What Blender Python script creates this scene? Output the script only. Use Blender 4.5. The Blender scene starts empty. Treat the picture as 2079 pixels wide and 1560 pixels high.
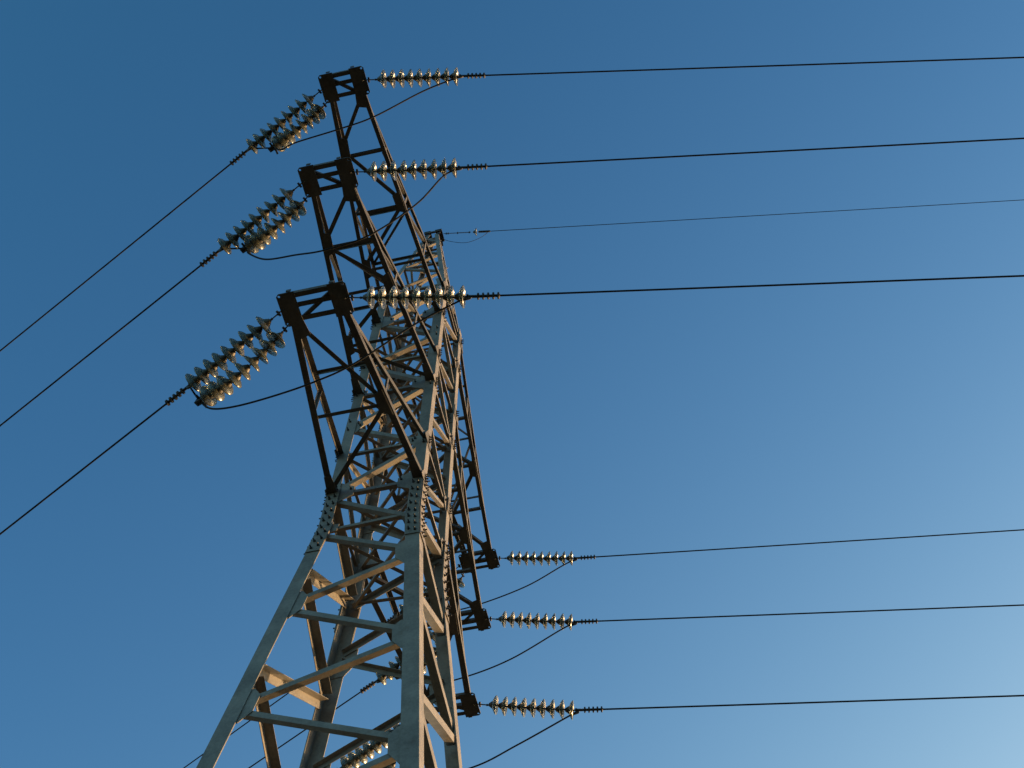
import bpy, bmesh, math, random
from mathutils import Vector as V, Matrix

random.seed(7)
sc = bpy.context.scene
COL = sc.collection
D = {
 'z0': 15.509,
 'cam': [3.88, -9.224, 1.6],
 'camR': [[0.97584, 0.1889, 0.10978], [0.21842, -0.85597, -0.46863], [0.00544, 0.48128, -0.87655]],
 'lens': 43.401,
 'LL': 3.651,
 'LM': 4.337,
 'LU': 4.964,
 'eL': 0.446,
 'eM': 0.392,
 'eU': 0.369,
 'p': 0.455,
 'zM': 2.8,
 'zU': 5.349,
 'xM': -0.023,
 'xU': 0.065,
 'bw': 0.664,
 'zk': -0.735,
 'zLt': 1.041,
 'zMt': 3.775,
 'zUt': 6.366,
 'zP': 10.57,
 'sl': -0.009170538757356845,
 'fl': 0.09862552891614584,
 'R': {
   'NU': {"S": [0.434, -4.736, 20.858], "E": [1.821, -4.517, 20.727], "w": -0.1096},
   'NM': {"S": [0.37, -4.109, 18.309], "E": [1.735, -3.893, 18.219], "w": -0.0226},
   'NL': {"S": [0.446, -3.423, 15.509], "E": [1.872, -3.197, 15.332], "w": -0.0437},
   'FU': {"S": [0.369, 4.736, 20.858], "E": [1.672, 4.943, 20.739], "w": 0.0242},
   'FM': {"S": [0.392, 4.109, 18.309], "E": [1.75, 4.324, 18.117], "w": -0.014},
   'FL': {"S": [0.446, 3.423, 15.509], "E": [1.86, 3.647, 15.285], "w": -0.0164},
 },
 'L': {
   'NU': {"S": [-0.303, -4.736, 20.858], "E": [-1.578, -4.169, 20.584], "w": -0.1547},
   'NM': {"S": [-0.415, -4.109, 18.309], "E": [-1.712, -3.532, 17.966], "w": -0.1579},
   'NL': {"S": [-0.446, -3.423, 15.509], "E": [-1.776, -2.831, 15.138], "w": -0.1649},
   'FM': {"S": [-0.392, 4.109, 18.309], "E": [-1.613, 4.653, 17.901], "w": -0.1193},
   'FL': {"S": [-0.446, 3.423, 15.509], "E": [-1.746, 4.002, 15.279], "w": -0.16},
   'FU': {"S": [-0.369, 4.736, 20.858], "E": [-1.637, 5.301, 20.47], "w": -0.1559},
 },
 'B': {
   'NL': [[-0.446, -3.195, 15.509], [-0.505, -3.169, 15.402], [-0.578, -3.137, 15.307], [-0.657, -3.102, 15.223], [-0.74, -3.065, 15.15], [-0.826, -3.026, 15.089], [-0.916, -2.986, 15.039], [-1.008, -2.945, 15.0], [-1.101, -2.904, 14.973], [-1.197, -2.861, 14.958], [-1.295, -2.818, 14.954], [-1.394, -2.774, 14.961], [-1.494, -2.729, 14.979], [-1.596, -2.684, 15.009], [-1.63, -2.668, 15.022]],
   'NM': [[-0.415, -3.882, 18.309], [-0.444, -3.869, 18.226], [-0.488, -3.849, 18.152], [-0.54, -3.826, 18.088], [-0.598, -3.8, 18.033], [-0.66, -3.772, 17.987], [-0.727, -3.743, 17.951], [-0.797, -3.712, 17.924], [-0.87, -3.679, 17.907], [-0.946, -3.645, 17.899], [-1.025, -3.61, 17.9], [-1.107, -3.574, 17.911], [-1.19, -3.536, 17.931], [-1.276, -3.498, 17.961], [-1.306, -3.485, 17.973]],
   'NU': [[-0.303, -4.509, 20.858], [-0.33, -4.497, 20.777], [-0.371, -4.479, 20.705], [-0.419, -4.457, 20.642], [-0.473, -4.433, 20.588], [-0.532, -4.407, 20.543], [-0.595, -4.379, 20.507], [-0.662, -4.349, 20.48], [-0.731, -4.318, 20.462], [-0.804, -4.286, 20.452], [-0.88, -4.252, 20.452], [-0.958, -4.217, 20.461], [-1.039, -4.181, 20.479], [-1.122, -4.144, 20.505], [-1.15, -4.132, 20.516]],
   'FL': [[-0.446, 3.651, 15.509], [-0.505, 3.677, 15.402], [-0.578, 3.709, 15.307], [-0.657, 3.744, 15.223], [-0.74, 3.781, 15.15], [-0.826, 3.82, 15.089], [-0.916, 3.86, 15.039], [-1.008, 3.901, 15.0], [-1.101, 3.942, 14.973], [-1.197, 3.985, 14.958], [-1.295, 4.028, 14.954], [-1.394, 4.073, 14.961], [-1.494, 4.117, 14.979], [-1.596, 4.163, 15.009]],
   'FM': [[-0.392, 4.337, 18.309], [-0.422, 4.35, 18.226], [-0.466, 4.37, 18.152], [-0.517, 4.393, 18.088], [-0.575, 4.418, 18.033], [-0.637, 4.446, 17.987], [-0.704, 4.476, 17.951], [-0.774, 4.507, 17.924], [-0.847, 4.54, 17.907], [-0.924, 4.574, 17.899], [-1.003, 4.609, 17.9], [-1.084, 4.645, 17.911], [-1.168, 4.682, 17.931], [-1.254, 4.721, 17.961]],
   'FU': [[-0.369, 4.964, 20.858], [-0.395, 4.976, 20.777], [-0.436, 4.994, 20.705], [-0.484, 5.015, 20.642], [-0.538, 5.039, 20.588], [-0.597, 5.066, 20.543], [-0.66, 5.094, 20.507], [-0.727, 5.123, 20.48], [-0.797, 5.154, 20.462], [-0.869, 5.187, 20.452], [-0.945, 5.221, 20.452], [-1.023, 5.255, 20.461], [-1.104, 5.291, 20.479], [-1.187, 5.328, 20.505]],
 },
 'J': {
   'NU': [[1.821, -4.517, 20.727], [1.312, -4.464, 20.471], [0.561, -4.388, 19.915], [0.007, -4.331, 19.864], [-0.728, -4.256, 19.918], [-1.578, -4.169, 20.584]],
   'NM': [[1.735, -3.893, 18.219], [1.616, -3.877, 17.987], [1.275, -3.831, 17.203], [0.667, -3.75, 16.625], [0.035, -3.665, 16.654], [-0.426, -3.603, 16.869], [-0.907, -3.539, 17.111], [-1.272, -3.49, 17.62], [-1.306, -3.485, 17.973]],
   'NL': [[1.872, -3.197, 15.332], [1.748, -3.178, 15.245], [1.217, -3.098, 15.026], [0.504, -2.99, 14.521], [0.013, -2.916, 14.397], [-0.5, -2.839, 14.395], [-1.037, -2.758, 14.476], [-1.41, -2.701, 14.652], [-1.63, -2.668, 15.022]],
   'FU': [[1.672, 4.943, 20.739], [1.566, 4.957, 20.525], [0.873, 5.05, 20.231], [-0.013, 5.17, 20.1], [-0.659, 5.257, 20.148], [-1.187, 5.328, 20.505]],
   'FM': [[1.75, 4.324, 18.117], [1.614, 4.343, 17.967], [0.733, 4.459, 17.581], [-0.054, 4.563, 17.447], [-0.714, 4.65, 17.509], [-1.254, 4.721, 17.961]],
   'FL': [[1.86, 3.647, 15.285], [1.741, 3.665, 15.167], [0.973, 3.779, 14.891], [0.288, 3.882, 14.698], [-0.748, 4.036, 14.735], [-1.596, 4.163, 15.009]],
 },
 'G': {
   'S': [0.189, 0.0, 26.079],
   'E': [1.117, 0.147, 26.069],
   'w': 0.0018,
 },
 'tR': 9,
 'tL': 156,
}
Z0 = D['z0']

# ---------------------------------------------------------------- camera
cam_data = bpy.data.cameras.new('camera')
cam = bpy.data.objects.new('camera', cam_data)
COL.objects.link(cam)
Rm = Matrix(D['camR']).to_4x4()
cam.matrix_world = Matrix.Translation(V(D['cam'])) @ Rm
cam_data.sensor_width = 36
cam_data.lens = D['lens']
cam_data.clip_start = 0.1
cam_data.clip_end = 3000
sc.camera = cam

# ---------------------------------------------------------------- sky, sun, exposure
SUN_EL = math.radians(11)
SUN_AZ = math.radians(42)          # direction to the sun, from +X towards +Y
world = bpy.data.worlds.new('World')
sc.world = world
world.use_nodes = True
nt = world.node_tree
bg = nt.nodes['Background']
sky = nt.nodes.new('ShaderNodeTexSky')
sky.sky_type = 'NISHITA'
sky.sun_disc = False
sky.sun_elevation = SUN_EL
sky.sun_rotation = math.pi / 2 - SUN_AZ
sky.altitude = 200
sky.air_density = 1.0
sky.dust_density = 1.0
sky.ozone_density = 3.0
# the evening sky grows paler towards the sunward horizon: a direction based tint (world space)
geo = nt.nodes.new('ShaderNodeTexCoord')
dot = nt.nodes.new('ShaderNodeVectorMath'); dot.operation = 'DOT_PRODUCT'
dot.inputs[1].default_value = V((0.45, 0.84, -0.3)).normalized()
nt.links.new(geo.outputs['Generated'], dot.inputs[0])
clp = nt.nodes.new('ShaderNodeClamp'); clp.inputs['Min'].default_value = -0.7; clp.inputs['Max'].default_value = 0.7
nt.links.new(dot.outputs['Value'], clp.inputs['Value'])
comb = nt.nodes.new('ShaderNodeCombineColor')
for ch, (k0, k1, k2) in enumerate(((-0.724, 1.381, 1.024), (-0.238, 0.561, 0.614), (-0.175, 0.269, -0.045))):
    a1 = nt.nodes.new('ShaderNodeMath'); a1.operation = 'MULTIPLY_ADD'; a1.inputs[1].default_value = k2; a1.inputs[2].default_value = k1
    nt.links.new(clp.outputs[0], a1.inputs[0])
    a2 = nt.nodes.new('ShaderNodeMath'); a2.operation = 'MULTIPLY_ADD'; a2.inputs[2].default_value = k0
    nt.links.new(clp.outputs[0], a2.inputs[0]); nt.links.new(a1.outputs[0], a2.inputs[1])
    a3 = nt.nodes.new('ShaderNodeMath'); a3.operation = 'EXPONENT'; nt.links.new(a2.outputs[0], a3.inputs[0])
    nt.links.new(a3.outputs[0], comb.inputs[ch])
mul = nt.nodes.new('ShaderNodeMix'); mul.data_type = 'RGBA'; mul.blend_type = 'MULTIPLY'; mul.inputs['Factor'].default_value = 1
nt.links.new(sky.outputs[0], mul.inputs['A']); nt.links.new(comb.outputs[0], mul.inputs['B'])
# pink fill added to the unseen sky opposite the sun, lifts the near faces
fill_band = nt.nodes.new('ShaderNodeMapRange'); fill_band.interpolation_type = 'SMOOTHSTEP'
fill_band.inputs['From Min'].default_value = -0.42; fill_band.inputs['From Max'].default_value = -0.85
nt.links.new(dot.outputs['Value'], fill_band.inputs['Value'])
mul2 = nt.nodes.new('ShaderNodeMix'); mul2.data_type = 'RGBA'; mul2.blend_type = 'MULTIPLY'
nt.links.new(fill_band.outputs[0], mul2.inputs['Factor']); nt.links.new(mul.outputs['Result'], mul2.inputs['A'])
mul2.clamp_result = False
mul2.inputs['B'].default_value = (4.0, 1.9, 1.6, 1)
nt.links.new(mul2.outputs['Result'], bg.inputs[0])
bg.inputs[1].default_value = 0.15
sun_data = bpy.data.lights.new('sun', 'SUN')
sun_data.energy = 5.0
sun_data.angle = math.radians(0.5)
sun_data.color = (1.0, 0.60, 0.27)
sun = bpy.data.objects.new('sun', sun_data)
COL.objects.link(sun)
sdir = V((math.cos(SUN_EL) * math.cos(SUN_AZ), math.cos(SUN_EL) * math.sin(SUN_AZ), math.sin(SUN_EL)))
sun.rotation_euler = sdir.to_track_quat('Z', 'Y').to_euler()
sc.view_settings.view_transform = 'Standard'
sc.view_settings.look = 'None'
sc.view_settings.exposure = 0.9
sc.view_settings.gamma = 1.0

# ---------------------------------------------------------------- materials
def newmat(name):
    m = bpy.data.materials.new(name)
    m.use_nodes = True
    return m, m.node_tree, m.node_tree.nodes['Principled BSDF']

def steel(name, c0, c1, rough=0.55, metal=0.0, rust=0.0, scale=1.0, spec=0.25):
    m, t, b = newmat(name)
    tc = t.nodes.new('ShaderNodeTexCoord')
    n1 = t.nodes.new('ShaderNodeTexNoise'); n1.inputs['Scale'].default_value = 3.0 * scale; n1.inputs['Detail'].default_value = 6
    n2 = t.nodes.new('ShaderNodeTexNoise'); n2.inputs['Scale'].default_value = 28.0 * scale; n2.inputs['Detail'].default_value = 4
    n2.inputs['Roughness'].default_value = 0.7
    for n in (n1, n2): t.links.new(tc.outputs['Object'], n.inputs['Vector'])
    mx = t.nodes.new('ShaderNodeMath'); mx.operation = 'MULTIPLY_ADD'
    mx.inputs[1].default_value = 0.45
    t.links.new(n2.outputs['Fac'], mx.inputs[0])
    s = t.nodes.new('ShaderNodeMath'); s.operation = 'MULTIPLY'; s.inputs[1].default_value = 0.6
    t.links.new(n1.outputs['Fac'], s.inputs[0]); t.links.new(s.outputs[0], mx.inputs[2])
    r = t.nodes.new('ShaderNodeValToRGB')
    r.color_ramp.elements[0].position = 0.34; r.color_ramp.elements[0].color = (*c0, 1)
    r.color_ramp.elements[1].position = 0.68; r.color_ramp.elements[1].color = (*c1, 1)
    t.links.new(mx.outputs[0], r.inputs[0])
    out = r.outputs[0]
    if rust > 0:
        n3 = t.nodes.new('ShaderNodeTexNoise'); n3.inputs['Scale'].default_value = 9 * scale; n3.inputs['Detail'].default_value = 8
        t.links.new(tc.outputs['Object'], n3.inputs['Vector'])
        rr = t.nodes.new('ShaderNodeValToRGB')
        rr.color_ramp.elements[0].position = 0.60; rr.color_ramp.elements[1].position = 0.72
        rr.color_ramp.elements[1].color = (rust, rust, rust, 1)
        t.links.new(n3.outputs['Fac'], rr.inputs[0])
        mm = t.nodes.new('ShaderNodeMix'); mm.data_type = 'RGBA'
        t.links.new(rr.outputs[0], mm.inputs['Factor']); t.links.new(out, mm.inputs['A'])
        mm.inputs['B'].default_value = (0.10, 0.055, 0.03, 1)
        out = mm.outputs['Result']
    t.links.new(out, b.inputs['Base Color'])
    b.inputs['Roughness'].default_value = rough
    b.inputs['Metallic'].default_value = metal
    bp = t.nodes.new('ShaderNodeBump'); bp.inputs['Strength'].default_value = 0.15; bp.inputs['Distance'].default_value = 0.004
    t.links.new(n2.outputs['Fac'], bp.inputs['Height']); t.links.new(bp.outputs[0], b.inputs['Normal'])
    b.inputs['Specular IOR Level'].default_value = spec
    return m

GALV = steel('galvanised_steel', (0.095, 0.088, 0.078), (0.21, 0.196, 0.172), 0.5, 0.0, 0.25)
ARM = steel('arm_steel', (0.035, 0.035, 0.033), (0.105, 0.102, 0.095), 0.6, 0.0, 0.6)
DARK = steel('dark_fitting_steel', (0.02, 0.019, 0.018), (0.05, 0.047, 0.044), 0.55, 0.3, 0.5, 3)
CAP = steel('cap_iron', (0.035, 0.033, 0.029), (0.09, 0.084, 0.072), 0.5, 0.3, 0.5, 6)
WIRE = steel('weathered_aluminium_wire', (0.012, 0.012, 0.013), (0.018, 0.018, 0.019), 0.8, 0.0, 0.0, 0.5, 0.08)
GLASS, gt, gb = newmat('insulator_glass')
gb.inputs['Base Color'].default_value = (0.24, 0.245, 0.185, 1)
gb.inputs['Roughness'].default_value = 0.06
gb.inputs['IOR'].default_value = 1.5
gb.inputs['Transmission Weight'].default_value = 0.78
gn = gt.nodes.new('ShaderNodeTexNoise'); gn.inputs['Scale'].default_value = 22
gr_ = gt.nodes.new('ShaderNodeMapRange'); gr_.inputs['To Min'].default_value = 0.10; gr_.inputs['To Max'].default_value = 0.38
gt.links.new(gn.outputs['Fac'], gr_.inputs['Value']); gt.links.new(gr_.outputs[0], gb.inputs['Roughness'])

GR, t_, b_ = newmat('dry_grass')
n_ = t_.nodes.new('ShaderNodeTexNoise'); n_.inputs['Scale'].default_value = 0.8; n_.inputs['Detail'].default_value = 10
tc_ = t_.nodes.new('ShaderNodeTexCoord'); t_.links.new(tc_.outputs['Object'], n_.inputs['Vector'])
r_ = t_.nodes.new('ShaderNodeValToRGB')
r_.color_ramp.elements[0].position = .35; r_.color_ramp.elements[0].color = (0.012, 0.017, 0.008, 1)
r_.color_ramp.elements[1].position = .7; r_.color_ramp.elements[1].color = (0.038, 0.036, 0.02, 1)
t_.links.new(n_.outputs['Fac'], r_.inputs[0]); t_.links.new(r_.outputs[0], b_.inputs['Base Color'])
b_.inputs['Roughness'].default_value = 0.95
CONC = steel('concrete', (0.25, 0.24, 0.22), (0.36, 0.35, 0.33), 0.9)

# ---------------------------------------------------------------- mesh helpers
class MB:
    """collects solids into one mesh"""
    def __init__(s): s.v = []; s.f = []; s.dark = []
    def add(s, vs, fs):
        n = len(s.v); s.v += [tuple(v) for v in vs]; s.f += [tuple(i + n for i in f) for f in fs]
    def prism(s, sec, A, B, sec2=None):
        """sec: list of offset vectors, closed outline; extruded from A to B"""
        k = len(sec); sec2 = sec2 or sec
        vs = [A + o for o in sec] + [B + o for o in sec2]
        fs = [(i, (i + 1) % k, k + (i + 1) % k, k + i) for i in range(k)]
        fs += [tuple(range(k))[::-1], tuple(range(k, 2 * k))]
        s.add(vs, fs)
    def angle(s, A, B, n1, n2, w, t=0.008, w2=None):
        """L profile steel angle, its corner running from A to B, flanges towards n1 and n2"""
        A = V(A); B = V(B); d = (B - A).normalized()
        n1 = V(n1); n1 = (n1 - d * n1.dot(d)).normalized()
        n2 = V(n2); n2 = (n2 - d * n2.dot(d)); n2 = (n2 - n1 * n2.dot(n1)).normalized()
        w2 = w2 or w
        sec = [V((0, 0, 0)), n1 * w, n1 * w + n2 * t, n1 * t + n2 * t, n1 * t + n2 * w2, n2 * w2]
        s.prism(sec, A, B)
    def box(s, A, B, u, v, wu, wv):
        """bar from A to B, half sizes wu along u and wv along v"""
        A = V(A); B = V(B); d = (B - A).normalized(); u = V(u); u = (u - d * u.dot(d)).normalized(); v = d.cross(u)
        s.prism([u * wu + v * wv, -u * wu + v * wv, -u * wu - v * wv, u * wu - v * wv], A, B)
    def plate(s, pts, nrm, t):
        nrm = V(nrm).normalized(); k = len(pts); P = [V(p) for p in pts]
        vs = P + [p + nrm * t for p in P]
        s.add(vs, [(i, (i + 1) % k, k + (i + 1) % k, k + i) for i in range(k)] + [tuple(range(k))[::-1], tuple(range(k, 2 * k))])
    def tube(s, pts, r, n=8, cap=True):
        pts = [V(p) for p in pts]; rings = []; up = V((0, 0, 1))
        for i, p in enumerate(pts):
            d = (pts[min(i + 1, len(pts) - 1)] - pts[max(i - 1, 0)]).normalized()
            a = up if abs(d.dot(up)) < .9 else V((0, 1, 0))
            u = d.cross(a).normalized(); w = d.cross(u)
            rr = r[i] if isinstance(r, (list, tuple)) else r
            rings.append([p + (u * math.cos(2 * math.pi * j / n) + w * math.sin(2 * math.pi * j / n)) * rr for j in range(n)])
        vs = [q for g in rings for q in g]; fs = []
        for i in range(len(pts) - 1):
            for j in range(n):
                fs.append((i * n + j, i * n + (j + 1) % n, (i + 1) * n + (j + 1) % n, (i + 1) * n + j))
        if cap: fs += [tuple(range(n))[::-1], tuple(range((len(pts) - 1) * n, len(pts) * n))]
        s.add(vs, fs)
    def lathe(s, prof, n=28, close=True):
        """prof (x, r) turned about the local X axis"""
        vs = []; fs = []
        for x, r in prof:
            for j in range(n):
                a = 2 * math.pi * j / n
                vs.append((x, r * math.cos(a), r * math.sin(a)))
        m = len(prof)
        for i in range(m - (0 if close == 'loop' else 1)):
            for j in range(n):
                i2 = (i + 1) % m
                fs.append((i * n + j, i2 * n + j, i2 * n + (j + 1) % n, i * n + (j + 1) % n))
        if close is True:
            fs += [tuple(range(n)), tuple(range((m - 1) * n, m * n))[::-1]]
        s.add(vs, fs)
    def bolt(s, p, d, r=0.013, l=0.045):
        p = V(p); d = V(d).normalized(); n0 = len(s.f)
        e = (d + V((random.uniform(-.08, .08), random.uniform(-.08, .08), random.uniform(-.08, .08)))).normalized()
        s.tube([p, p + d * 0.014], r * 1.6, 6); s.tube([p, p + e * l], r * .8, 6)
        s.dark += list(range(n0, len(s.f)))
    def mesh(s, name, smooth=False):
        me = bpy.data.meshes.new(name); me.from_pydata(s.v, [], s.f)
        bm = bmesh.new(); bm.from_mesh(me); bmesh.ops.recalc_face_normals(bm, faces=bm.faces); bm.to_mesh(me); bm.free()
        if smooth:
            for p in me.polygons: p.use_smooth = True
        return me
    def build(s, name, mat, parent=None, smooth=False, loc=None):
        me = s.mesh(name, smooth); me.materials.append(mat)
        if s.dark:
            me.materials.append(DARK)
            for i in s.dark: me.polygons[i].material_index = 1
        o = bpy.data.objects.new(name, me); COL.objects.link(o)
        if loc is not None: o.location = loc
        if parent: o.parent = parent
        return o

def tag(o, label, cat, group=None):
    o['label'] = label; o['category'] = cat
    if group: o['group'] = group
    return o
def empty(name, loc=(0, 0, 0)):
    o = bpy.data.objects.new(name, None); COL.objects.link(o); o.location = loc; o.empty_display_size = .3
    return o

# ---------------------------------------------------------------- ground
g = MB(); N = 24; R_ = 2500
vs = []; 
for i in range(N + 1):
    for j in range(N + 1):
        x = math.copysign(abs(2 * i / N - 1) ** 2.2, 2 * i / N - 1) * R_; y = math.copysign(abs(2 * j / N - 1) ** 2.2, 2 * j / N - 1) * R_
        h = 0 if math.hypot(x, y) < 60 else random.uniform(-1.5, 1.5) * min(1, math.hypot(x, y) / 800)
        vs.append((x, y, h))
g.add(vs, [(i * (N + 1) + j, (i + 1) * (N + 1) + j, (i + 1) * (N + 1) + j + 1, i * (N + 1) + j + 1) for i in range(N) for j in range(N)])
go = g.build('ground', GR); go['kind'] = 'structure'

# ---------------------------------------------------------------- tower
T = empty('lattice_tower')
tag(T, 'tall grey lattice steel power pylon with six cross arms lit warm on its right side', 'pylon')
BW, ZK, SL, FL = D['bw'], D['zk'], D['sl'], D['fl']
KS = 0.7
def hw(z):
    """half width of the body at height z above the lower cross arms"""
    return BW + SL * z if z >= ZK else BW + SL * ZK + FL * (ZK - z)
def cn(sx, sy, z): b = hw(z); return V((sx * b, sy * b, Z0 + z))
ZB = -Z0 + 0.35
ZT = D['zUt'] + .38
zL, zLt, zM, zMt, zU, zUt = 0, D['zLt'], D['zM'], D['zMt'], D['zU'], D['zUt']
z1 = 2.58 * KS; z2 = 6.45 * KS

SIDES = [(-1, -1), (1, -1), (1, 1), (-1, 1)]
WL, WU, TF = 0.185, 0.155, 0.014
legs = {}
for sx, sy in SIDES:
    m = MB()
    m.angle(cn(sx, sy, ZB), cn(sx, sy, ZK), (-sx, 0, 0), (0, -sy, 0), WL, TF)
    m.angle(cn(sx, sy, ZK) , cn(sx, sy, ZT), (-sx, 0, 0), (0, -sy, 0), WU, TF)
    o = m.build('leg', GALV, T); legs[(sx, sy)] = o
    # splice plates with bolts round the bend of the leg
    for axis in (0, 1):
        m = MB()
        out = V((0, sy, 0)) if axis == 0 else V((sx, 0, 0)); inn = V((-sx, 0, 0)) if axis == 0 else V((0, -sy, 0))
        e = out * 0.003
        for za, zb, w in ((-2.0 * KS - .0, ZK, WL + .004), (ZK, 0.1, WU + .012)):
            A = cn(sx, sy, za) + e; B = cn(sx, sy, zb) + e
            s1 = [V((0, 0, 0)), inn * w, inn * w + out * .012, out * .012]
            m.prism(s1, A, B)
            n = max(3, int((B - A).length / .15)); 
            for i in range(n):
                for q in (.28, .72):
                    p = A.lerp(B, (i + .5 + (.2 if q > .5 else -.05)) / n) + inn * w * q + out * .012
                    m.bolt(p, out, .0125, .048)
        m.build('splice_plate', GALV, o)

# faces: outward normal, the two legs (a, b)
FACES = {'near': ((0, -1, 0), (-1, -1), (1, -1)), 'right': ((1, 0, 0), (1, -1), (1, 1)),
         'far': ((0, 1, 0), (1, 1), (-1, 1)), 'left': ((-1, 0, 0), (-1, 1), (-1, -1))}
cnt = [0]
def brace(face, za, zb, w, name='diagonal_brace', flip=False, ins=.11, a_first=True):
    """steel angle across a face from leg a at za to leg b at zb"""
    nrm, a, b = FACES[face]; nrm = V(nrm)
    A = cn(*a, za); B = cn(*b, zb)
    e = (cn(*b, za) - cn(*a, za)).normalized()
    cnt[0] += 1
    off = .027 + .0023 * (cnt[0] % 4)
    A = A + e * ins - nrm * off; B = B - e * ins - nrm * off
    d = (B - A).normalized(); up = nrm.cross(d)
    if up.z < 0: up = -up
    if flip or (FLIP and name == 'diagonal_brace'): up = -up
    m = MB(); A = A - up * w * .5; B = B - up * w * .5
    m.angle(A, B, up, -nrm, w, .007)
    return m.build(name, GALV, T)
def gusset(face, leg, z, pts, th=.009):
    """flat plate behind the leg flange; pts (along face from the leg, height)"""
    nrm, a, b = FACES[face]; nrm = V(nrm)
    s = 1 if leg == 'a' else -1
    c = cn(*(a if leg == 'a' else b), z); e = (cn(*b, z) - cn(*a, z)).normalized() * s
    m = MB(); off = nrm * (-.0155)
    # local leg slope
    dz = (cn(*(a if leg == 'a' else b), z + .3) - cn(*(a if leg == 'a' else b), z - .3)) / .6
    P = [c + e * u + dz * h + off for u, h in pts]
    m.plate(P, -nrm, th)
    for u, h in (pts[:2] if z > -.5 else []):
        m.bolt(c + e * .05 + dz * h * .6 + nrm * .001, nrm, .011, .05)
    for u, h in (pts[2:4] if z > -.5 else []):
        m.bolt(c + e * (u - .05) + dz * h * .55 + off, nrm, .011, .045)
    return m.build('gusset_plate', GALV, legs[a if leg == 'a' else b])
GS = [(.0, -.2), (.0, .2), (.24, .09), (.27, -.02), (.17, -.2)]
GB = [(.0, -.22), (.0, .24), (.16, .24), (.36, .1), (.36, -.1), (.16, -.22)]

for face in FACES:
    FLIP = face in ('far', 'left')
    near = face in ('near', 'far')
    # body above the bend
    if near:
        A_ = [0, z1, zMt, zU, ]           # nodes on leg a
        B_ = [zLt, zM, z2, zUt]
        seq = [('a', 0.06), ('b', zLt - .04), ('a', z1), ('b', zM), ('a', zMt), ('b', z2), ('a', zU), ('b', zUt), ('a', ZT + .2)]
        for (l0, za), (l1, zb) in zip(seq[:-1], seq[1:]):
            if l1 == 'a' and zb > ZT: continue
            if l0 == 'a': brace(face, za + .05, zb - .05, .075)
            else: brace(face, zb - .05, za + .05, .075)
        brace(face, 0, 0, .06, 'horizontal_brace')
        brace(face, -.15, -1.24 * KS, .075)
        brace(face, -1.2 * KS, -1.28 * KS + .12, .05, 'horizontal_brace')
        for z in (zLt, zMt, zUt): brace(face, z, z, .045, 'horizontal_brace')
        for z in (zM, zU): brace(face, z - .02, z - .02, .06, 'horizontal_brace')
        gusset(face, 'a', 0, GB); gusset(face, 'b', 0, GB)
        gusset(face, 'a', zM, [(0, -.14), (0, .12), (.2, .08), (.2, -.08)]); gusset(face, 'b', zM, GB)
        gusset(face, 'a', zU, GB); gusset(face, 'b', zU, GB)
        gusset(face, 'a', zMt, GS); gusset(face, 'b', zLt, GS); gusset(face, 'b', z2, GS); gusset(face, 'a', z1, GS); gusset(face, 'b', zUt, GS)
        gusset(face, 'a', -1.2 * KS, [(0, -.12), (0, .1), (.27, .08), (.27, -.08)])
        # below the bend
        nodes = [('a', -1.3 * KS), ('b', -2.5 * KS), ('a', -3.62 * KS), ('b', -5.02 * KS), ('a', -6.2 * KS), ('b', -7.64 * KS), ('a', -9.2 * KS), ('b', -11.2 * KS), ('a', -13.4 * KS), ('b', -15.8 * KS), ('a', -18.6 * KS), ('b', ZB + .2)]
    else:
        seq = [('a', 0.0), ('b', zLt), ('a', z1), ('b', zM), ('a', zMt), ('b', z2), ('a', zU), ('b', zUt)]
        for (l0, za), (l1, zb) in zip(seq[:-1], seq[1:]):
            if l0 == 'a': brace(face, za + .04, zb - .04, .055, ins=.09)
            else: brace(face, zb - .04, za + .04, .055, ins=.09)
        for z in (0, zLt, zM, zMt, zU, zUt): brace(face, z, z, .045, 'horizontal_brace', ins=.09)
        for z in (0, zM, zU):
            gusset(face, 'a', z, GS); gusset(face, 'b', z, GS)
        gusset(face, 'a', zMt, GS); gusset(face, 'b', zLt, GS)
        nodes = [('b', -.1), ('a', -1.2 * KS), ('b', -2.55 * KS), ('a', -3.75 * KS), ('b', -5.25 * KS), ('a', -6.5 * KS), ('b', -8.0 * KS), ('a', -9.8 * KS), ('b', -12 * KS), ('a', -14.4 * KS), ('b', -17 * KS), ('a', ZB + .2)]
        if face == 'right': nodes = [('b', -.1), ('a', -1.2 * KS), ('b', -2.3 * KS), ('a', -3.85 * KS), ('b', -4.8 * KS), ('a', -6.5 * KS), ('b', -8.0 * KS), ('a', -9.8 * KS), ('b', -12 * KS), ('a', -14.4 * KS), ('b', -17 * KS), ('a', ZB + .2)]
        if face == 'left': nodes = [('b', -.1), ('a', -1.15 * KS), ('b', -2.55 * KS), ('a', -3.55 * KS), ('b', -5.25 * KS), ('a', -6.5 * KS), ('b', -8.0 * KS), ('a', -9.8 * KS), ('b', -12 * KS), ('a', -14.4 * KS), ('b', -17 * KS), ('a', ZB + .2)]
    for (l0, za), (l1, zb) in zip(nodes[:-1], nodes[1:]):
        if za < -7: w = .1
        else: w = .07 if near else (.115 if face == 'left' else .1)
        if l0 == 'a': brace(face, za - .07, zb + .07, w, ins=.13)
        else: brace(face, zb + .07, za - .07, w, ins=.13)
    if near:
        for l, z in nodes[1:]: gusset(face, l, z, [(0, -.3), (0, .27), (.22, .25), (.31, .14), (.31, -.12), (.2, -.28)])

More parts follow.
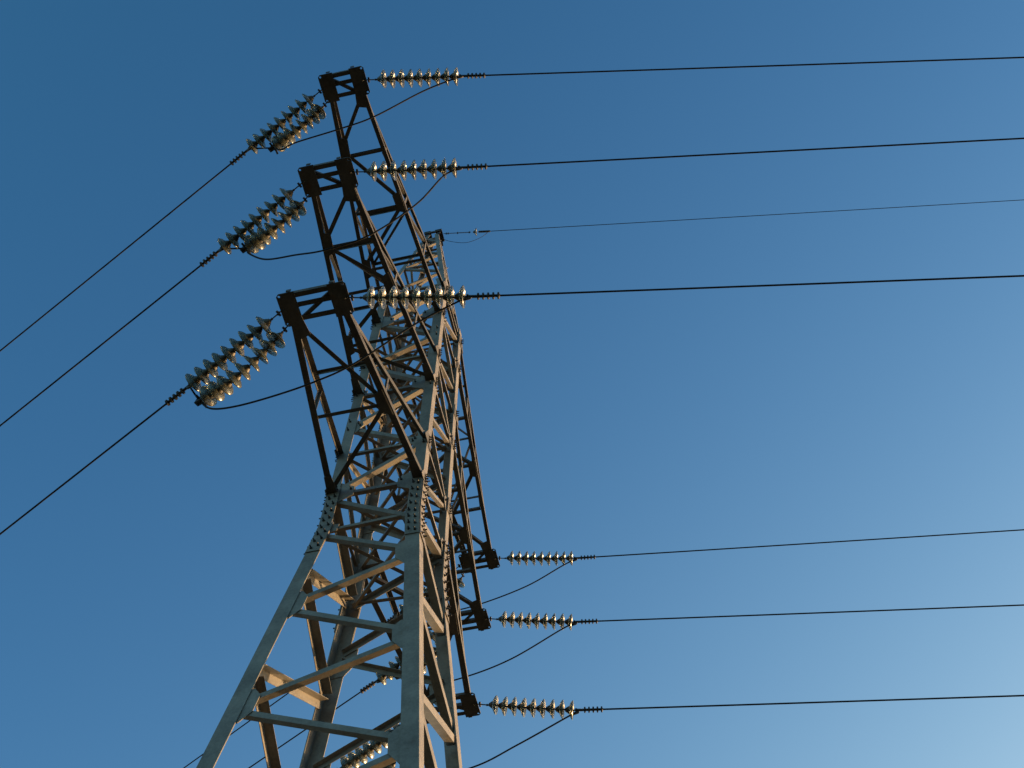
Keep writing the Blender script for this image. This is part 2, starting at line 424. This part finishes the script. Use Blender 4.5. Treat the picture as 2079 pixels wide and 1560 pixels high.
# inner diaphragms
for z in (ZK - .1, 0, zLt, z1, zM, zMt, z2, zU, zUt):
    for q in (1, -1):
        m = MB(); a = cn(-1, -q, z - .06) + V((.1, .1 * q, .004 * q)); b = cn(1, q, z - .06) - V((.1, .1 * q, -.004 * q))
        m.angle(a, b, (1, -q, 0), (0, 0, 1 if q > 0 else -1), .055, .006); m.build('diaphragm_bar', GALV, T)

# concrete footings
for sx, sy in SIDES:
    m = MB(); c = cn(sx, sy, ZB); c = V((c.x - sx * .08, c.y - sy * .08, -.3))
    q = [V((-1, -1, 0)), V((1, -1, 0)), V((1, 1, 0)), V((-1, 1, 0))]
    m.prism([p * .38 for p in q], c, V((c.x, c.y, .36)), [p * .26 for p in q])
    m.build('footing', CONC, T)

# peak carrying the ground wire
PK = empty('ground_wire_peak'); PK.parent = T; zp = D['zP']; HT = .13
def pc(sx, sy, f):
    A = cn(sx, sy, ZT - .2); B = V((sx * HT, sy * HT, Z0 + zp - .25)); return A.lerp(B, f)
for sx, sy in SIDES:
    pk = MB(); pk.plate([pc(sx, sy, 0) + V((-sx * .01, sy * .004, -.1)), pc(sx, sy, 0) + V((-sx * .13, sy * .004, -.1)), pc(sx, sy, 0) + V((-sx * .2, 0, .22)), pc(sx, sy, 0) + V((-sx * .03, 0, .26))], (0, sy, 0), .008); pk.build('gusset_plate', GALV, PK)
for sx, sy in SIDES:
    m = MB(); m.angle(pc(sx, sy, 0), pc(sx, sy, 1.0), (-sx, 0, 0), (0, -sy, 0), .085, .008); m.build('chord', GALV, PK)
for (nrm, a, b) in FACES.values():
    nrm = V(nrm)
    fr = [0, .22, .41, .57, .71, .83, .93]
    for i in range(6):
        p0, p1 = (a, b) if i % 2 == 0 else (b, a)
        A = pc(*p0, fr[i]) - nrm * .016; B = pc(*p1, fr[i + 1]) - nrm * .016
        d = (B - A).normalized(); up = nrm.cross(d); up = up if up.z > 0 else -up
        m = MB(); m.angle(A, B, up, -nrm, .045, .006); m.build('lacing_bar', GALV, PK)
    for f in (.0, .41, .93):
        A = pc(*a, f) - nrm * .024; B = pc(*b, f) - nrm * .024
        m = MB(); m.angle(A, B, (0, 0, 1), -nrm, .045, .006); m.build('lacing_bar', GALV, PK)
zt = Z0 + zp - .09
for s in (-1, 1):
    m = MB(); m.plate([(s * .05, -.15, zt), (s * .19, -.15, zt), (s * .19, .13, zt), (s * .05, .13, zt)], (0, 0, 1), .012)
    m.build('head_plate', DARK, PK)
m = MB()
m.angle((-.19, -.14, zt - .002), (.19, -.14, zt - .002), (0, 1, 0), (0, 0, -1), .05, .008); m.build('head_bar', ARM, PK)
m = MB(); m.angle((-.19, .12, zt - .002), (.19, .12, zt - .002), (0, -1, 0), (0, 0, -1), .05, .008); m.build('head_bar', ARM, PK)
for sx, sy in SIDES:
    m = MB(); m.box(pc(sx, sy, .98), V((sx * .12, sy * .10, zt)), (1, 0, 0), (0, 1, 0), .03, .006); m.build('head_strut', DARK, PK)

# ---------------------------------------------------------------- cross arms
ARMS = {}
LVL = {'L': (D['eL'], D['LL'], 0, zLt), 'M': (D['eM'], D['LM'], zM, zMt), 'U': (D['eU'], D['LU'], zU, zUt)}
def tip_info(k):
    e, L, z, zt_ = LVL[k[1]]; s = -1 if k[0] == 'N' else 1
    xo = {'L': 0, 'M': D['xM'], 'U': D['xU']}[k[1]] if k[0] == 'N' else 0
    return e, L, z, zt_, s, xo
P_ = D['p']
for k in ('NL', 'NM', 'NU', 'FL', 'FM', 'FU'):
    e, L, z, zt_, s, xo = tip_info(k)
    Z = Z0 + z
    yin = s * (L - P_)
    W1 = {'L': .085, 'M': .072, 'U': .065}[k[1]]
    def bc(side, f):   # bottom chord line, f = 0 at tip plate inner edge, 1 at body
        A = V((xo + side * (e - .10), s * (L - .10), Z)); A0 = V((xo + side * (e - .10), yin, Z)); B = cn(side, s, z)
        B = V((B.x, B.y, Z))
        if f <= 0: return A.lerp(A0, 1 + f)
        return A0.lerp(B, f)
    def tc(side, f):   # top chord line
        A = V((xo + side * (e - .12), s * (L - P_ * .55), Z + .075)); B = cn(side, s, zt_)
        return A.lerp(B, f)
    AO = empty('cross_arm'); AO.parent = T; ARMS[k] = AO
    # root and tip gussets in the bottom plane
    G = {'L': -1}.get(k[1], 1)      # side where the first diagonal starts
    A0 = bc(G, 0)
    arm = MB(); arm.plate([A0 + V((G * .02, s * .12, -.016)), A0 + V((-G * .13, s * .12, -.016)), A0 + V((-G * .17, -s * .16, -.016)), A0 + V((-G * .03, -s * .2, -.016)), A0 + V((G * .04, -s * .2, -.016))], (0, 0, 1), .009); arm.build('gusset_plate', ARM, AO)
    nodesf = {'L': [(-1, .0), (1, .52), (-1, 1.0)], 'M': [(1, 0), (-1, .23), (1, .48), (-1, .74), (1, 1.0)], 'U': [(1, 0), (-1, .2), (1, .475), (-1, .74), (1, 1.0)]}[k[1]]
    for sd, f in nodesf[1:-1]:
        c = bc(sd, f); dy = (bc(sd, 1) - bc(sd, 0)).normalized()
        arm = MB(); arm.plate([c - dy * .2 + V((-sd * .005, 0, -.015)), c + dy * .2 + V((-sd * .005, 0, -.015)), c + dy * .14 + V((-sd * .14, 0, -.015)), c - dy * .14 + V((-sd * .14, 0, -.015))], (0, 0, 1), .009); arm.build('gusset_plate', ARM, AO)
    for sd in (-1, 1):
        c = bc(sd, 1)
        dv = (bc(sd, 1) - bc(sd, 0)).normalized(); o_ = V((sd, 0, 0)); dn_ = V((0, 0, -.015))
        arm = MB(); arm.plate([c - dv * .28 + o_ * .008 + dn_, c - dv * .3 - o_ * .09 + dn_, c - o_ * .14 + dn_, c + o_ * .008 + dn_], (0, 0, 1), .009); arm.build('gusset_plate', ARM, AO)
        c = tc(sd, 1)
        arm = MB(); arm.plate([c + V((sd * .002, s * .14, -.12)), c + V((sd * .002, -s * .15, -.16)), c + V((sd * .002, -s * .15, .16)), c + V((sd * .002, s * .06, .08))], (sd, 0, 0), .009)
        for q in (-.07, .0, .07):
            arm.bolt(c + V((sd * .012, -s * .05, q)), (sd, 0, 0), .012, .05)
        arm.build('gusset_plate', ARM, AO)
        r_ = cn(sd, s, z) + V((sd * .004, 0, 0)); arm = MB()
        arm.plate([r_ + V((0, s * .1, -.05)), r_ + V((0, -s * .13, -.09)), r_ + V((0, -s * .13, .11)), r_ + V((0, s * .06, .07))], (sd, 0, 0), .009)
        for q in (-.06, .0, .07): arm.bolt(r_ + V((sd * .010, -s * .05, q)), (sd, 0, 0), .012, .05)
        arm.build('gusset_plate', GALV, AO)
    pass
    for sd in (-1, 1):
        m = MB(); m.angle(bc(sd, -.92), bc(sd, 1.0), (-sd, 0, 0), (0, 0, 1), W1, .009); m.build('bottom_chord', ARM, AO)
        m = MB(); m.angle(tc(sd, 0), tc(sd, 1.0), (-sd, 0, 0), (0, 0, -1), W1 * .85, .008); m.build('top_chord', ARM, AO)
    # bottom lacing
    w = .06
    def lace(A, B, up, w=w, t=.006):
        m = MB(); d = (B - A).normalized(); n = V((0, 0, 1)).cross(d) if abs(d.z) < .9 else V((0, 1, 0))
        if n.y * s < 0: n = -n
        m.angle(A - n * w / 2, B - n * w / 2, n, up, w, t); m.build('lacing_bar', ARM, AO)
    for i, ((s0, f0), (s1, f1)) in enumerate(zip(nodesf[:-1], nodesf[1:])):
        A = bc(s0, f0 + (.015 if i else .0)) + V((-s0 * .05, 0, .002)); B = bc(s1, f1 - .015) + V((-s1 * .05, 0, .002))
        A.z = B.z = Z + .0105 - .0 + .002 * (i % 2)
        lace(A, B, (0, 0, 1))
    for f in {'L': [.535], 'M': [.25, .49, .75], 'U': [.24, .49, .75]}[k[1]]:
        A = bc(-1, f) + V((.05, 0, 0)); B = bc(1, f) - V((.05, 0, 0)); A.z = B.z = Z + .016
        lace(A, B, (0, 0, 1), .05)
    # side and top lacing
    for sd in (-1, 1):
        fs = {'L': [.5], 'M': [.25, .5, .75], 'U': [.25, .5, .75]}[k[1]]
        prev = None
        for f in fs:
            A = bc(sd, f) + V((-sd * .012, 0, .03)); B = tc(sd, f * .93 + .07) + V((-sd * .012, 0, -.03))
            if (B - A).length > .12:
                m = MB(); m.angle(A, B, (0, s, 0), (-sd, 0, 0), .045, .005); m.build('lacing_bar', ARM, AO)
            if prev is not None and f >= .5:
                m = MB(); m.angle(prev + V((-sd * .008, 0, 0)), B + V((-sd * .008, 0, 0)), (0, 0, 1), (-sd, 0, 0), .045, .005); m.build('lacing_bar', ARM, AO)
            prev = A
    pv = None
    for i, f in enumerate({'L': [.42], 'M': [.35, .68], 'U': [.3, .58, .82]}[k[1]]):
        A = tc(-1, f) + V((.05, 0, -.012)); B = tc(1, f) + V((-.05, 0, -.012))
        m = MB(); m.angle(A, B, (0, s, 0), (0, 0, -1), .045, .005); m.build('lacing_bar', ARM, AO)
        if pv is not None:
            C = pv[0] if i % 2 else pv[1]; Dd = B if i % 2 else A
            m = MB(); m.angle(C + V((0, 0, -.008)), Dd + V((0, 0, -.008)), (0, s, 0), (0, 0, -1), .045, .005); m.build('lacing_bar', ARM, AO)
        pv = (A, B)
    # tip frame: two horizontal plates with holes at their corners, joined by three bars and a diagonal
    for sd in (-1, 1):
        bm = bmesh.new()
        x0, x1 = xo + sd * (e - .235), xo + sd * e
        y0, y1 = s * L, s * (L - P_)
        # outline with clipped outer corners, holes punched as rings
        def hole_plate(x0, x1, y0, y1, zz, t, holes, r=.017):
            n = 12; vs = [bm.verts.new((x, y, zz)) for x, y in ((x0, y0), (x1 - (x1 - x0) * .14, y0), (x1, y0 + (y1 - y0) * .07), (x1, y1 - (y1 - y0) * .07), (x1 - (x1 - x0) * .14, y1), (x0, y1))]
            ed = [bm.edges.new((vs[i], vs[(i + 1) % 6])) for i in range(6)]
            for hx, hy in holes:
                hv = [bm.verts.new((hx + r * math.cos(2 * math.pi * i / n), hy + r * math.sin(2 * math.pi * i / n), zz)) for i in range(n)]
                ed += [bm.edges.new((hv[i], hv[(i + 1) % n])) for i in range(n)]
            rr = bmesh.ops.triangle_fill(bm, edges=ed, use_beauty=True)
            fs = [f for f in rr['geom'] if isinstance(f, bmesh.types.BMFace)]
            ex = bmesh.ops.extrude_face_region(bm, geom=fs)
            bmesh.ops.translate(bm, vec=(0, 0, t), verts=[v for v in ex['geom'] if isinstance(v, bmesh.types.BMVert)])
        hole_plate(x0, x1, y0, y1, Z - .018, .014, [(x1 - sd * .035, y0 - s * .035), (x1 - sd * .035, y1 + s * .035)])
        bmesh.ops.recalc_face_normals(bm, faces=bm.faces)
        me = bpy.data.meshes.new('tip_plate'); bm.to_mesh(me); bm.free(); me.materials.append(ARM)
        tp = bpy.data.objects.new('tip_plate', me); COL.objects.link(tp); tp.parent = AO
    for i, yy in enumerate((L - .03, L - P_ * .5, L - P_ + .04)):
        m = MB(); A = V((xo - e + .09, s * yy, Z - .002)); B = V((xo + e - .09, s * yy, Z - .002))
        m.angle(A + V((0, 0, .010)), B + V((0, 0, .010)), (0, -s if i == 0 else s, 0), (0, 0, 1), .065, .007)
        if i == 0:   # outer bar ends stick out past the plates as little lugs
            for sd in (-1, 1):
                c = V((xo + sd * (e - .17), s * (L + .012), Z + .005)); m.box(c - V((0, 0, .02)), c + V((0, 0, .03)), (1, 0, 0), (0, 1, 0), .03, .006)
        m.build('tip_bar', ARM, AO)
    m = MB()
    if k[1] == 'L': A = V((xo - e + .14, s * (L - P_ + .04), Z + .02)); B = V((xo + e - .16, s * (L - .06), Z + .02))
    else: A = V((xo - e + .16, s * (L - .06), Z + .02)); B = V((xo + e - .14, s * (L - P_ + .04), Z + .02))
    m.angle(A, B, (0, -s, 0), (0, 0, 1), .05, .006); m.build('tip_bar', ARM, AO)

# ---------------------------------------------------------------- insulator strings
capm = MB(); capm.lathe([(0, .016), (.003, .026), (.014, .031), (.030, .042), (.052, .056), (.070, .064), (.083, .066)], 20)
capm.lathe([(.084, .02), (.098, .012), (.1435, .012)], 10)
CAPM = capm.mesh('cap', True); CAPM.materials.append(CAP)
gm = MB()
gm.lathe([(.062, .0655), (.068, .080), (.077, .102), (.091, .122), (.103, .137), (.111, .1435), (.118, .142), (.117, .134), (.109, .124),
          (.121, .116), (.122, .110), (.105, .104), (.103, .092), (.119, .086), (.119, .080), (.101, .074), (.100, .060), (.112, .052), (.111, .044), (.092, .038), (.086, .050), (.080, .0655)], 36, 'loop')
GLM = gm.mesh('glass_disc', True); GLM.materials.append(GLASS)

def frame(p, d):
    d = d.normalized(); q = d.to_track_quat('X', 'Z'); M_ = q.to_matrix().to_4x4(); M_.translation = p; return M_
def resample(pts, n=60):
    pts = [V(p) for p in pts]; L_ = [0]
    for a, b in zip(pts[:-1], pts[1:]): L_.append(L_[-1] + (b - a).length)
    def at(s_):
        s_ = max(0, min(L_[-1], s_))
        for i in range(len(pts) - 1):
            if s_ <= L_[i + 1] + 1e-9: return pts[i].lerp(pts[i + 1], (s_ - L_[i]) / max(1e-9, L_[i + 1] - L_[i]))
        return pts[-1]
    return at, L_[-1]
def smooth_path(pts, sub=8):
    pts = [V(p) for p in pts]; out = []
    for i in range(len(pts) - 1):
        p0 = pts[max(i - 1, 0)]; p1 = pts[i]; p2 = pts[i + 1]; p3 = pts[min(i + 2, len(pts) - 1)]
        for j in range(sub):
            t = j / sub; out.append(.5 * ((2 * p1) + (p2 - p0) * t + (2 * p0 - 5 * p1 + 4 * p2 - p3) * t * t + (3 * p1 - p0 - 3 * p2 + p3) * t ** 3))
    out.append(pts[-1]); return out

def clamp_part(root, p, d, beads=5, tail=True):
    """bolted strain clamp in line with the wire"""
    d = d.normalized(); side = d.cross(V((0, 0, 1))).normalized(); dn = -side.cross(d) if side.cross(d).z > 0 else side.cross(d)
    m = MB()
    m.tube([p, p + d * .03, p + d * .10, p + d * .42], [.012, .022, .02, .018], 10)
    m.tube([p - side * .03 + d * .02, p + side * .03 + d * .02], .014, 8)
    if tail: m.tube([p + d * .07, p + d * .05 + dn * .05, p - d * .03 + dn * .09], [.02, .018, .013], 8)
    c = m.build('strain_clamp', DARK, root, True)
    for i in range(beads):
        q = p + d * (.15 + i * .062)
        b = MB(); b.tube([q - d * .013, q - d * .009, q + d * .009, q + d * .013], [.034, .044, .044, .034], 12); 
        b.tube([q - dn * .055, q + dn * .055], .011, 6)
        b.build('clamp_bolt', DARK, c, True)
    return p + d * .42

def shackle(root, p, d, L_):
    m = MB(); d = d.normalized(); side = d.cross(V((0, 0, 1))).normalized()
    m.tube([p - d * .05, p + d * L_], .009, 8)
    m.tube([p + d * .035 - side * .04, p + d * .035 + side * .04], .016, 8)
    m.tube([p + d * .035 - V((0, 0, .038)), p + d * .035 + V((0, 0, .038))], .014, 8)
    m.tube([p - d * .06 - V((0, 0, .03)), p - d * .02, p - d * .06 + V((0, 0, .03))], .010, 8)
    m.tube([p + d * (L_ - .03), p + d * L_], [.018, .014], 8)
    m.build('shackle', DARK, root)

def string(path, n, label, group, lead=.17, end='clamp', wire_dir=None):
    """n cap and pin discs hung along a path; returns where the wire begins"""
    at, L_ = resample(path)
    root = empty('insulator_string', tuple(path[0])); tag(root, label, 'insulator', group)
    root_inv = Matrix.Translation(-V(path[0]))
    pitch = min(.1435, (L_ - lead) / n)
    objs0 = set(COL.objects)
    d0 = at(.1) - at(0); shackle(root, at(0) + V((0, 0, -.01)), d0, lead * .97)
    for i in range(n):
        s0 = lead + i * pitch; p = at(s0); d = at(s0 + pitch) - p
        if d.length < 1e-4: d = at(L_) - at(L_ - .1)
        mw = frame(p, d) @ Matrix.Rotation(random.uniform(0, 6), 4, 'X')
        tilt = Matrix.Rotation(random.uniform(-.035, .035), 4, 'Z') @ Matrix.Rotation(random.uniform(-.035, .035), 4, 'Y')
        go_ = bpy.data.objects.new('glass_disc', GLM); COL.objects.link(go_); go_.parent = root; go_.matrix_world = mw @ tilt
        co = bpy.data.objects.new('cap', CAPM); COL.objects.link(co); co.parent = go_
        co.matrix_parent_inverse = Matrix.Identity(4)
    pe = at(lead + n * pitch); de = (at(L_) - at(L_ - .1)).normalized()
    if end == 'clamp':
        r = clamp_part(root, pe, wire_dir, 5)
    else:
        m = MB(); side = de.cross(V((0, 0, 1))).normalized()
        m.tube([pe, pe + de * .06], .014, 8)
        m.box(pe + de * .05, pe + de * .19, side, de, .035, .05)
        m.tube([pe + de * .12 - side * .09, pe + de * .12 + side * .07, pe + de * .14 + side * .12], .017, 8)
        for q in (.07, .12, .17):
            m.bolt(pe + de * q, V((0, 0, 1)), .014, .08); m.bolt(pe + de * q, V((0, 0, -1)), .014, .08)
        m.build('jumper_clamp', DARK, root); r = pe + de * .12
    for o in COL.objects:
        if o in objs0 or o is root: continue
        if o.parent is root and o.name.split('.')[0] != 'glass_disc':
            o.matrix_parent_inverse = root_inv
        elif o.parent is root:
            o.matrix_parent_inverse = Matrix.Identity(4)
            mw = o.matrix_basis.copy(); mw.translation = mw.translation - V(path[0]); o.matrix_basis = mw
    return pe, r

WHERE = {'NU': 'topmost upper left arm', 'NM': 'middle upper left arm', 'NL': 'lowest upper left arm', 'FU': 'topmost lower right arm', 'FM': 'middle lower right arm', 'FL': 'lowest lower right arm'}
tR, tL = math.radians(D['tR']), math.radians(D['tL'])
def wdir(th, s_): return V((math.cos(th), math.sin(th), s_)).normalized()
def wire(name, p, th, s_, r, label, cat, group, length=260, rise=2.0e-4):
    q = V((math.cos(th), math.sin(th), 0)); pts = []
    for i in range(41):
        x = length * (i / 40) ** 2; pts.append(V(p) + q * x + V((0, 0, s_ * x + rise * x * x)))
    m = MB(); m.tube([v - V(p) for v in pts], r, 8); o = m.build(name, WIRE, None, True, V(p)); tag(o, label, cat, group); return o
def sagpath(S, E, h, n=24):
    S = V(S); E = V(E); return [S.lerp(E, i / n) + V((0, 0, -4 * h * (i / n) * (1 - i / n))) for i in range(n + 1)]

JE = {}
for k in ('NU', 'NM', 'NL', 'FU', 'FM', 'FL'):
    w = WHERE[k]
    r = D['R'][k]; S = V(r['S']); E = V(r['E']); d = (E - S).normalized(); S = S + V((0, 0, -.012))
    wd = wdir(tR, r['w'])
    pe, pw = string(sagpath(S, S + d * (.17 + 9 * .1435), .015), 9,
                    {'N': 'straight glass disc string pulled right from the tip of the ', 'F': 'glass disc string stretched rightward at the end of the '}[k[0]] + w, 'glass insulator strings', wire_dir=wd)
    wire('power_line', pw - wd * .02, tR, r['w'], .0125, 'dark conductor running right from the clamp at the ' + w, 'power line', 'conductors to the right')
    JE[k] = [pe]
    l = D['L'][k]; S = V(l['S']) + V((0, 0, -.012)); E = V(l['E']); d = (E - S).normalized(); wd = wdir(tL, l['w'])
    pe, pw = string(sagpath(S, S + d * (.17 + 9 * .1435), .03), 9, 'taut glass disc string reaching left to the conductor at the ' + w, 'glass insulator strings', wire_dir=wd)
    wire('power_line', pw - wd * .02, tL, l['w'], .0125, 'dark conductor running down left from the clamp at the ' + w, 'power line', 'conductors to the left')
    LA = pe
    nb = 9 if k[1] == 'L' else 8
    pts = [V(q) for q in D['B'][k]]; pts[0] = pts[0] + V((0, 0, -.01))
    pts = smooth_path(pts, 3)
    at, L_ = resample(pts); need = .12 + nb * .135 + .02
    pe, pj = string(pts, nb, 'slack drooping glass disc string holding the jumper clamp under the ' + w, 'glass insulator strings', lead=.12, end='jumper')
    JE[k] += [LA, pj]
    m = MB(); 
for k in JE:
    a, la, lb = JE[k]; J = [V(q) for q in D['J'][k]]
    J[0] = a + V((.04, 0, -.03)); J[-1] = lb + V((0, 0, -.03))
    J.append(la + V((-.02, 0, -.04)))
    if k == 'NU': J[-3:] = [J[-3], (J[-3] + lb) * .5 + V((0, 0, -.22)), lb + V((0, 0, -.03)), la + V((-.02, 0, -.04))]
    sp = smooth_path(J, 10); o0 = sp[0]
    m = MB(); m.tube([p - o0 for p in sp], .0125, 8); o = m.build('jumper_cable', WIRE, None, True, o0)
    tag(o, 'slack black jumper cable looping beneath the ' + WHERE[k], 'cable', 'jumper cables')

# ---------------------------------------------------------------- ground wire
G_ = D['G']; S = V(G_['S']); E = V(G_['E']); d = (E - S).normalized(); 
gr = empty('ground_wire_insulator', tuple(S)); tag(gr, 'thin link chain with one small glass disc at the tower peak', 'insulator')
LG = (E - S).length
m = MB(); z = V((0, 0, 1)); side = d.cross(z)
m.tube([V((0, 0, 0)), d * .22], .007, 6)
for q in (.06, .1, .3, .55): m.tube([d * q - z * .03, d * q + z * .03], .014, 6)
m.tube([d * .12 - z * 0, d * .3], .008, 6)
m.build('link_chain', DARK, gr)
m = MB(); m.tube([d * .3 - z * .016, d * .58 - z * .016], .005, 6); m.tube([d * .3 + z * .016, d * .58 + z * .016], .005, 6); m.build('link_bar', DARK, gr)
o = bpy.data.objects.new('glass_disc', GLM); COL.objects.link(o); o.parent = gr; f_ = frame(d * .63, d); o.matrix_basis = f_ @ Matrix.Scale(.62, 4)
c = bpy.data.objects.new('cap', CAPM); COL.objects.link(c); c.parent = o
m = MB(); m.tube([d * .74, d * .76, d * .98, d * 1.0], [.012, .024, .024, .012], 8); m.build('strain_clamp', DARK, gr)
wire('ground_wire', S + d * .98, tR, G_['w'], .0075, 'thin ground wire running right from the tower peak', 'ground wire', None)
J = [S + d * .97, S + V((.80, .10, -.40)), S + V((.50, .06, -.62)), S + V((.16, -.02, -.55)), S + V((-.02, -.08, -.40))]
sp = smooth_path(J, 8); o0 = sp[0]; m = MB(); m.tube([p - o0 for p in sp], .005, 6); o = m.build('ground_wire_jumper', WIRE, None, True, o0)
tag(o, 'thin slack wire loop hanging beside the tower peak', 'cable')
